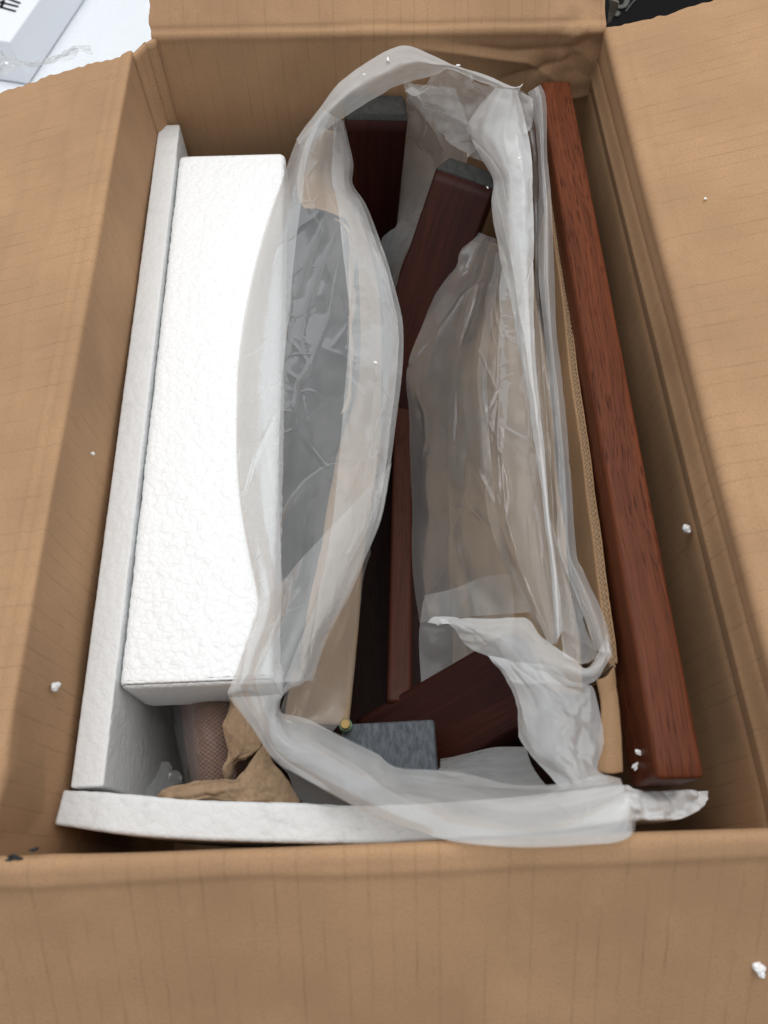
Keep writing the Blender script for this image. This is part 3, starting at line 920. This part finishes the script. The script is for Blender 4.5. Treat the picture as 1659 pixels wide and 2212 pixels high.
# bright folded strip on the right
sl = [(1068, 190, -.004), (1012, 268, -.028), (1036, 330, -.036), (1066, 388, -.040), (1062, 440, -.042), (1070, 500, -.045), (1083, 560, -.046), (1102, 640, -.048), (1120, 760, -.050), (1137, 850, -.050), (1152, 940, -.050), (1164, 1020, -.050), (1177, 1110, -.050), (1192, 1250, -.050), (1200, 1392, -.050)]
sr = [(1118, 194, -.003), (1136, 262, -.015), (1148, 330, -.020), (1150, 400, -.025), (1152, 470, -.029), (1152, 540, -.032), (1153, 650, -.035), (1155, 764, -.037), (1162, 846, -.040), (1174, 969, -.041), (1186, 1119, -.042), (1201, 1210, -.045), (1210, 1300, -.046), (1213, 1362, -.048)]
patch('bag_fold', [sl, between(sl, sr, .35, .008), between(sl, sr, .75, .007), sr], film3, bag, .0009, .0025, .0020, 40, 6, .0009, 213, None, 4, 90, lines=[[(1099, 518), (1118, 646), (1135, 723), (1140, 778), (1154, 873)], [(1118, 500), (1130, 600), (1136, 690)]], lamp=.0009, lwid=2.2)
patch('bag_fold', [between(sl, sr, .05, -.004), between(sl, sr, .5, -.001), between(sl, sr, .99, -.004)], film2, bag, .0016, .002, .002, 40, 4, .0010, 214, None, 4, 90)
# long clear panel with creases, tapering to the knot
pl = [(1072, 545, -.062), (1052, 650, -.066), (1032, 791, -.070), (1038, 900, -.070), (1044, 990, -.070), (1050, 1080, -.070), (1063, 1148, -.070), (1082, 1204, -.068), (1111, 1259, -.065), (1148, 1334, -.060), (1182, 1390, -.055)]
pr = [(1104, 560, -.054), (1130, 650, -.054), (1158, 764, -.054), (1166, 846, -.054), (1176, 950, -.054), (1184, 1060, -.054), (1194, 1150, -.054), (1200, 1220, -.054), (1206, 1290, -.053), (1212, 1350, -.052), (1206, 1392, -.052)]
patch('bag_panel', [pl, between(pl, pr, .3, .012), between(pl, pr, .7, .012), pr], film_panel, bag, .0009, .0030, .002, 34, 10, .0009, 215, None, 4, 60, lines=[
    [(1081, 614), (1083, 668), (1077, 764), (1075, 819), (1079, 873), (1079, 969), (1087, 983), (1091, 1065), (1094, 1123)],
    [(1102, 832), (1094, 950), (1088, 983), (1099, 1032), (1105, 1078), (1096, 1119), (1130, 1240)], [(1113, 994), (1154, 1054), (1143, 1123), (1150, 1220)]], lamp=.0011, lwid=2.4)
# outer edge on the right
ol = [(1140, 200, -.002), (1158, 300, -.020), (1164, 450, -.035), (1165, 600, -.040), (1180, 760, -.045), (1195, 950, -.046), (1203, 1100, -.046), (1205, 1174, -.045), (1222, 1232, -.040), (1246, 1292, -.036), (1266, 1350, -.032), (1286, 1404, -.030)]
orr = [(1168, 182, .000), (1180, 215, -.005), (1183, 330, -.020), (1192, 450, -.030), (1197, 600, -.040), (1203, 720, -.042), (1217, 830, -.045), (1232, 1020, -.045), (1245, 1190, -.045), (1262, 1235, -.040), (1295, 1310, -.035), (1312, 1363, -.030), (1320, 1416, -.030)]
patch('bag_fold', [ol, between(ol, orr, .5, .005), orr], film2, bag, .0012, .002, .0015, 36, 5, .0010, 217, None, 5, 100)
patch('bag_panel', [between(sr, ol, .0, -.006), between(sr, ol, .5, -.014), between(sr, ol, 1.0, -.006)], film1, bag, .0016, .002, .002, 36, 4, .0008, 219)
patch('bag_panel', [[(1186, 1120, -.06), (1204, 1250, -.06), (1212, 1370, -.055), (1215, 1420, -.05)],
                    [(1206, 1170, -.062), (1228, 1260, -.062), (1245, 1360, -.058), (1255, 1435, -.05)],
                    [(1225, 1230, -.05), (1250, 1300, -.045), (1272, 1370, -.04), (1290, 1420, -.034)]], film2, bag, .0014, .002, .006, 50, 4, .0009, 220)
# dark inner face on the right
patch('bag_panel', [[(1036, 504, -.080), (1012, 524, -.084), (994, 548, -.088), (986, 578, -.094), (950, 622, -.106), (915, 700, -.118), (880, 800, -.128), (884, 900, -.132), (886, 1000, -.135), (890, 1100, -.138), (892, 1230, -.138), (906, 1345, -.130)],
                    [(1060, 512, -.072), (1045, 560, -.076), (1030, 600, -.082), (1005, 680, -.090), (985, 760, -.098), (970, 850, -.100), (968, 940, -.100), (972, 1030, -.102), (985, 1110, -.104), (1000, 1200, -.104), (1030, 1330, -.096)],
                    [(1080, 520, -.060), (1078, 580, -.060), (1070, 640, -.062), (1058, 730, -.066), (1052, 800, -.070), (1055, 880, -.071), (1060, 960, -.072), (1066, 1040, -.072), (1080, 1130, -.072), (1110, 1230, -.070), (1150, 1322, -.065)]],
      film1, bag, .0016, .004, .003, 18, 8, .0010, 221, None, 3, 40)
patch('bag_panel', [[(918, 1286, -.112), (975, 1272, -.106), (1040, 1246, -.092), (1100, 1240, -.082)],
                    [(905, 1370, -.118), (965, 1352, -.112), (1035, 1332, -.100), (1110, 1320, -.086)],
                    [(910, 1480, -.122), (965, 1455, -.120), (1024, 1424, -.110), (1100, 1410, -.088)]], film1, bag, .0016, .003, .006, 30, 4, .0008, 223)
# twisted fold that crosses to the right edge
patch('bag_fold', [[(925, 1347, -.074), (948, 1334, -.072), (1050, 1335, -.062), (1135, 1334, -.056), (1168, 1372, -.050), (1205, 1398, -.045), (1242, 1421, -.040), (1266, 1440, -.036), (1290, 1412, -.032), (1312, 1370, -.030)],
                   [(950, 1345, -.068), (985, 1352, -.066), (1040, 1368, -.058), (1100, 1392, -.048), (1140, 1415, -.042), (1180, 1428, -.038), (1225, 1442, -.034), (1268, 1452, -.030), (1298, 1432, -.027), (1316, 1398, -.026)],
                   [(972, 1350, -.076), (992, 1376, -.075), (1026, 1402, -.070), (1067, 1424, -.060), (1096, 1466, -.055), (1130, 1476, -.050), (1180, 1472, -.046), (1240, 1479, -.040), (1290, 1464, -.035), (1320, 1420, -.030)]], film3, bag, .0012, .003, .0060, 44, 10, .0012, 225)
# lower right lobe
patch('bag_fold', [[(1060, 1415, -.058), (1100, 1475, -.055), (1123, 1530, -.050), (1124, 1590, -.046), (1149, 1630, -.040), (1185, 1670, -.036), (1215, 1706, -.030)],
                   [(1110, 1428, -.048), (1140, 1478, -.044), (1160, 1535, -.040), (1166, 1592, -.036), (1186, 1632, -.032), (1215, 1668, -.028), (1250, 1702, -.024)],
                   [(1170, 1436, -.042), (1195, 1478, -.040), (1225, 1535, -.038), (1235, 1592, -.034), (1240, 1635, -.030), (1255, 1668, -.026), (1290, 1700, -.020)],
                   [(1200, 1440, -.048), (1240, 1480, -.047), (1280, 1490, -.047), (1302, 1564, -.046), (1299, 1620, -.040), (1291, 1668, -.031), (1330, 1690, -.020)]], film3, bag, .0012, .003, .0070, 48, 12, .0013, 227)
# inner dark fold under it
patch('bag_panel', [[(951, 1641, -.110), (1010, 1626, -.106), (1070, 1612, -.10), (1135, 1610, -.085)],
                    [(950, 1655, -.085), (1010, 1655, -.08), (1080, 1655, -.075), (1150, 1655, -.062)],
                    [(940, 1668, -.060), (1045, 1698, -.054), (1110, 1704, -.050), (1185, 1704, -.046)]], film2, bag, .0014, .002, .003, 30, 3, .0006, 229)
# near band hanging over the rim
bu = [(625, 1450, -.062), (606, 1500, -.062), (604, 1538, -.062), (668, 1557, -.060), (716, 1582, -.058), (778, 1612, -.055), (815, 1630, -.052), (852, 1656, -.050), (926, 1662, -.048), (1000, 1667, -.045), (1104, 1697, -.040), (1208, 1696, -.032), (1293, 1676, -.025), (1340, 1685, -.016)]
bd = [(506, 1462, -.062), (497, 1507, -.056), (545, 1570, -.050), (586, 1632, -.046), (640, 1670, -.042), (700, 1704, -.036), (778, 1747, -.026), (850, 1776, -.016), (907, 1794, -.008), (963, 1812, .001), (1037, 1824, .006), (1149, 1827, .008), (1260, 1823, .008), (1334, 1817, .008), (1366, 1798, .006), (1371, 1756, .000)]
LO = outer[:-1] + [(500, 1480, -.058)] + bd[1:]
LI = inner[:-1] + [(672, 1466, -.058), (640, 1452, -.060)] + bu[1:]
patch('bag_fold', [LO, between(LO, LI, .22, .011), between(LO, LI, .58, .017), between(LO, LI, .86, .010), LI], film_left, bag, .0009, .0034, .0024, 15, 14, .0007, 201, None, 3, 48, lines=[
    [(738, 479), (691, 582), (663, 669), (655, 729), (670, 791)], [(744, 507), (726, 607), (713, 682), (701, 713), (672, 791)],
    [(632, 607), (626, 698), (626, 735), (670, 791)], [(670, 794), (648, 826), (637, 882)],
    [(779, 441), (760, 613), (748, 713), (751, 791), (744, 838), (754, 963), (716, 991)], [(688, 1010), (745, 1082), (801, 945)],
    [(644, 932), (732, 1045)], [(601, 885), (557, 979), (523, 1088)], [(700, 470), (668, 560), (640, 640)]], lamp=.0010, lwid=2.6)
patch('bag_fold', [[(x, y, z - .001) for x, y, z in bu[1:]], between(bu[1:], bd[1:], .3, .009), between(bu[1:], bd[1:], .65, .009), [(x, y, z - .001) for x, y, z in bd[1:]]], film_band, bag, .0013, .0045, .0028, 26, 8, .0010, 232, None, 4, 46)
patch('bag_panel', [between(bu, bd, .1, -.004), between(bu, bd, .5, -.002), between(bu, bd, .97, -.004)], film1, bag, .0018, .004, .003, 26, 3, .0010, 233, None, 4, 60)
patch('bag_panel', [[(588, 1636, -.060), (640, 1672, -.056), (700, 1706, -.052), (770, 1744, -.046)],
                    [(625, 1668, -.064), (650, 1700, -.062), (695, 1725, -.058), (765, 1748, -.050)],
                    [(636, 1718, -.070), (655, 1735, -.066), (700, 1744, -.060), (765, 1750, -.052)]], film1, bag, .0012, .002, .006, 50, 3, .0008, 235)

# ------------------------------------------------------------------ behind the box, top left and top right
carton_mat = mat_plain('white_carton_paper', (.80, .83, .88), .55, .35, .02, 40, .03)
back_white = mat_foam('white_background_sheet', (.84, .88, .92), 300, .02)
zfl = GZ + .03
foot = at(62, 182, zfl)
q1 = at(182, 0, zfl); dirv = (q1 - foot); dirv[2] = 0; dirv /= np.linalg.norm(dirv)
# height of the corner: the upright edge meets the view line of the top corner
best = min(np.linspace(.01, .3, 500), key=lambda h: np.linalg.norm((at(35, 86, zfl + h) - foot)[:2]))
side = np.array([-dirv[1], dirv[0], 0])
if side[0] > 0: side = -side
ctn = thing('white_carton', foot, 'white carton with black lettering behind the left flap', 'carton')
A0 = foot; h = np.array([0, 0, best])
c = [A0, A0 + dirv * .5, A0 + dirv * .5 + side * .4, A0 + side * .4]
V = c + [p + h for p in c]
o = mesh_obj('carton_body', V, [(0, 1, 5, 4), (1, 2, 6, 5), (2, 3, 7, 6), (3, 0, 4, 7), (4, 5, 6, 7), (3, 2, 1, 0)], carton_mat, ctn, smooth=False)
bv = o.modifiers.new('bevel', 'BEVEL'); bv.width = .0015; bv.segments = 2
inkb = mat_plain('black_ink', (.012, .014, .016), .6, .3, .1, 100)
zt = zfl + best + .0008
def stroke(a_, b_, w):
    p, q = at(*a_, zt), at(*b_, zt)
    d = (q - p) / np.linalg.norm(q - p); n = np.array([-d[1], d[0], 0]) * w
    pts = []
    for k in range(9):
        a = math.pi * k / 8 - math.pi / 2
        pts.append(q + w * math.cos(a) * d + n * math.sin(a))
    for k in range(9):
        a = math.pi * k / 8 + math.pi / 2
        pts.append(p + w * math.cos(a) * d + n * math.sin(a))
    mesh_obj('lettering', pts, [tuple(range(18))], inkb, ctn, smooth=False)
stroke((-20, -1), (37.5, 13.5), .0016)
stroke((2, 15), (32, 23.5), .0016)
stroke((7, 1), (2, 15), .0022)
stroke((12, -5), (42, 6), .0016)
sh = np.array([[-.9, .50, GZ + .004], [-.02, .57, GZ + .004], [-.02, 1.6, GZ + .004], [-.9, 1.6, GZ + .004]])
V = list(sh) + [p + [0, 0, .024] for p in sh]
o = mesh_obj('white_foam_board', V, [(4, 5, 6, 7), (0, 1, 5, 4), (1, 2, 6, 5), (2, 3, 7, 6), (3, 0, 4, 7)], back_white, smooth=False)
tag(o, 'flat white board lying behind the far left corner of the box', 'board')
# clear tape along the ragged end of the left flap
tape = patch('clear_tape', [[(2, 168, -.034), (30, 152, -.032), (60, 150, -.03), (100, 138, -.026), (150, 122, -.02), (196, 112, -.016)],
                            [(-10, 110, -.05), (25, 120, -.045), (60, 138, -.035), (105, 122, -.03), (150, 112, -.024), (198, 104, -.018)]], film_clear, None, .0015, .002, .006, 60, 4, .001, 301)
tag(tape, 'crinkled clear tape sticking out beyond the left flap', 'tape')
# black case on the right
case_mat = mat_plain('black_case', (.006, .006, .0065), .85, .08, .4, 200, .3)
p0, p1, p2 = at(1300, 70, -.20), at(1330, -60, -.20), at(1640, -30, -.20)
bx0 = thing('black_case', (.40, .80, GZ), 'black case behind the far right corner of the box', 'case')
xs, ys = (.145, .75), (.575, 1.2)
V = [(x, y, z) for z in (GZ + .004, -.17) for x, y in ((xs[0], ys[0]), (xs[1], ys[0]), (xs[1], ys[1]), (xs[0], ys[1]))]
o = mesh_obj('case_body', V, [(3, 2, 1, 0), (4, 5, 6, 7), (0, 1, 5, 4), (1, 2, 6, 5), (2, 3, 7, 6), (3, 0, 4, 7)], case_mat, bx0, smooth=False)
bv = o.modifiers.new('bevel', 'BEVEL'); bv.width = .01; bv.segments = 3
grey_ink = mat_plain('grey_print', (.10, .10, .092), .8, .2, .2, 100)
def ribbon(pts, w, z, mat, name, parent):
    P = resample([at(x, y, z) for x, y in pts], 30)
    T = np.gradient(P, axis=0); T /= np.linalg.norm(T, axis=1, keepdims=True)
    N = np.cross(T, [0, 0, 1.0])
    G = np.stack([P - N * w, P + N * w], 1)
    return grid_obj(name, G, mat, parent, None, .0008, 0)
ribbon([(1356, -6), (1353, 6), (1348, 13), (1338, 15), (1333, 14)], .0028, -.168, grey_ink, 'printed_mark', bx0)
ribbon([(1376, -4), (1366, 6), (1352, 24)], .0006, -.168, grey_ink, 'printed_mark', bx0)
ribbon([(1332, 25), (1336, 29), (1330, 34)], .0020, -.168, grey_ink, 'printed_mark', bx0)
grey_strap = mat_plain('grey_webbing', (.22, .205, .18), .85, .2, .3, 400, .4)
st = patch('grey_strap', [[(1318, -6, -.02), (1316, 20, -.03), (1312, 50, -.04)], [(1336, 4, -.02), (1334, 22, -.03), (1318, 46, -.04)]], grey_strap, None, .0015, .001, .003, 80, 0, 0, 311, .0015)
tag(st, 'short grey strip sticking up behind the far right corner', 'strip')

# ------------------------------------------------------------------ foam crumbs
crumb_mat = mat_foam('foam_crumb', (.86, .87, .87), 400, .05)
def ico():
    import bmesh
    bm = bmesh.new()
    bmesh.ops.create_icosphere(bm, subdivisions=3, radius=1.0)
    v = np.array([x.co[:] for x in bm.verts]); f = [[q.index for q in p.verts] for p in bm.faces]
    bm.free()
    return v, f
IV, IF = ico()
def crumb(loc, size, seed, label, stretch=(1, 1, .7)):
    parts_v, parts_f = [], []
    rg = random.Random(seed)
    for k in range(rg.choice((2, 3))):
        s = 1.0 if k == 0 else rg.uniform(.45, .8)
        c = np.zeros(3) if k == 0 else np.array([rg.uniform(-1, 1), rg.uniform(-1, 1), rg.uniform(-.2, .2)])
        if k: c = c / np.linalg.norm(c) * .95
        v = IV * (1 + .35 * (noise2(IV[:, :1] * 1.7 + seed * 3.1 + k, IV[:, 1:2] * 1.7 + IV[:, 2:] * 1.3, seed) - .5)) * s + c
        parts_f += [[i + len(parts_v) * len(IV) for i in q] for q in IF]
        parts_v.append(v)
    v = np.vstack(parts_v) * np.array(stretch) * size
    a = rg.uniform(0, 6.3)
    v = v @ np.array([[math.cos(a), -math.sin(a), 0], [math.sin(a), math.cos(a), 0], [0, 0, 1]])
    o = mesh_obj('foam_crumb', v, parts_f, crumb_mat)
    o.location = Vector(loc)
    tag(o, label, 'foam crumb', 'white foam crumbs')
def on_x(px, py, x): return at(px, py, axis=0, val=x)
def on_y(px, py, y): return at(px, py, axis=1, val=y)
def on_flap(px, py, side):
    d = ROT @ np.array([(px - 829.5) / FPX, -(py - 1106.0) / FPX, -1.0])
    if side == 'front': p0, n = np.array([0, 0, 0.]), np.array([0, -math.sin(R(41)), math.cos(R(41))])
    if side == 'right': p0, n = np.array([hw, 0, 0.]), np.array([-math.sin(R(15)), 0, math.cos(R(15))])
    if side == 'left': p0, n = np.array([-hw, 0, 0.]), np.array([-math.sin(R(15)), 0, math.cos(R(15))])
    return CAM + d * ((p0 - CAM) @ n) / (d @ n) + n * .003
crumb(on_x(118, 1484, -hw + .003), .0022, 1, 'white foam crumb on the left inner wall near the bottom', (1, .8, 1.3))
crumb(on_x(1482, 1142, hw - .005), .0023, 2, 'white foam crumb on the right inner wall beside the rail', (1, 1, 1.1))
crumb(on_flap(1632, 2078, 'front'), .0024, 3, 'white foam crumb on the near flap at its right', (1.1, 1, .8))
crumb(on_y(318, 291, L - .01), .0015, 4, 'tiny white foam crumb beside the top of the tall foam sheet')
crumb(on_x(201, 979, -hw + .003), .0009, 5, 'tiny white foam crumb halfway along the left inner wall')
crumb(at(838, 129, .009), .0013, 6, 'white foam crumb on the top of the bag collar', (.7, 1.5, .7))
crumb(at(787, 161, .010), .0008, 7, 'tiny foam crumb on the bag collar to the left', (1, 1, .8))
crumb(at(991, 141, .010), .0009, 16, 'tiny foam crumb on the right end of the bag collar', (.7, 1.4, .7))
crumb(at(1122, 342, -.014), .0007, 17, 'tiny foam crumb on the bright folded strip of the bag', (.8, 1.4, .7))
crumb(at(812, 783, -.044), .0010, 8, 'white foam crumb on the left fold of the bag', (1.2, .8, .6))
crumb(at(1053, 404, -.058), .0009, 9, 'tiny foam crumb on the grey end of the tilted post', (.8, 1.4, .7))
crumb(at(1380, 1626, -.050), .0016, 10, 'upper of two foam crumbs beside the near end of the rail', (.8, 1.4, .9))
crumb(at(1374, 1653, -.056), .0014, 11, 'lower of two foam crumbs beside the near end of the rail', (.7, 1.4, .9))
crumb(on_flap(1523, 437, 'right'), .0007, 12, 'tiny foam crumb on the right flap', (1.4, .7, .6))
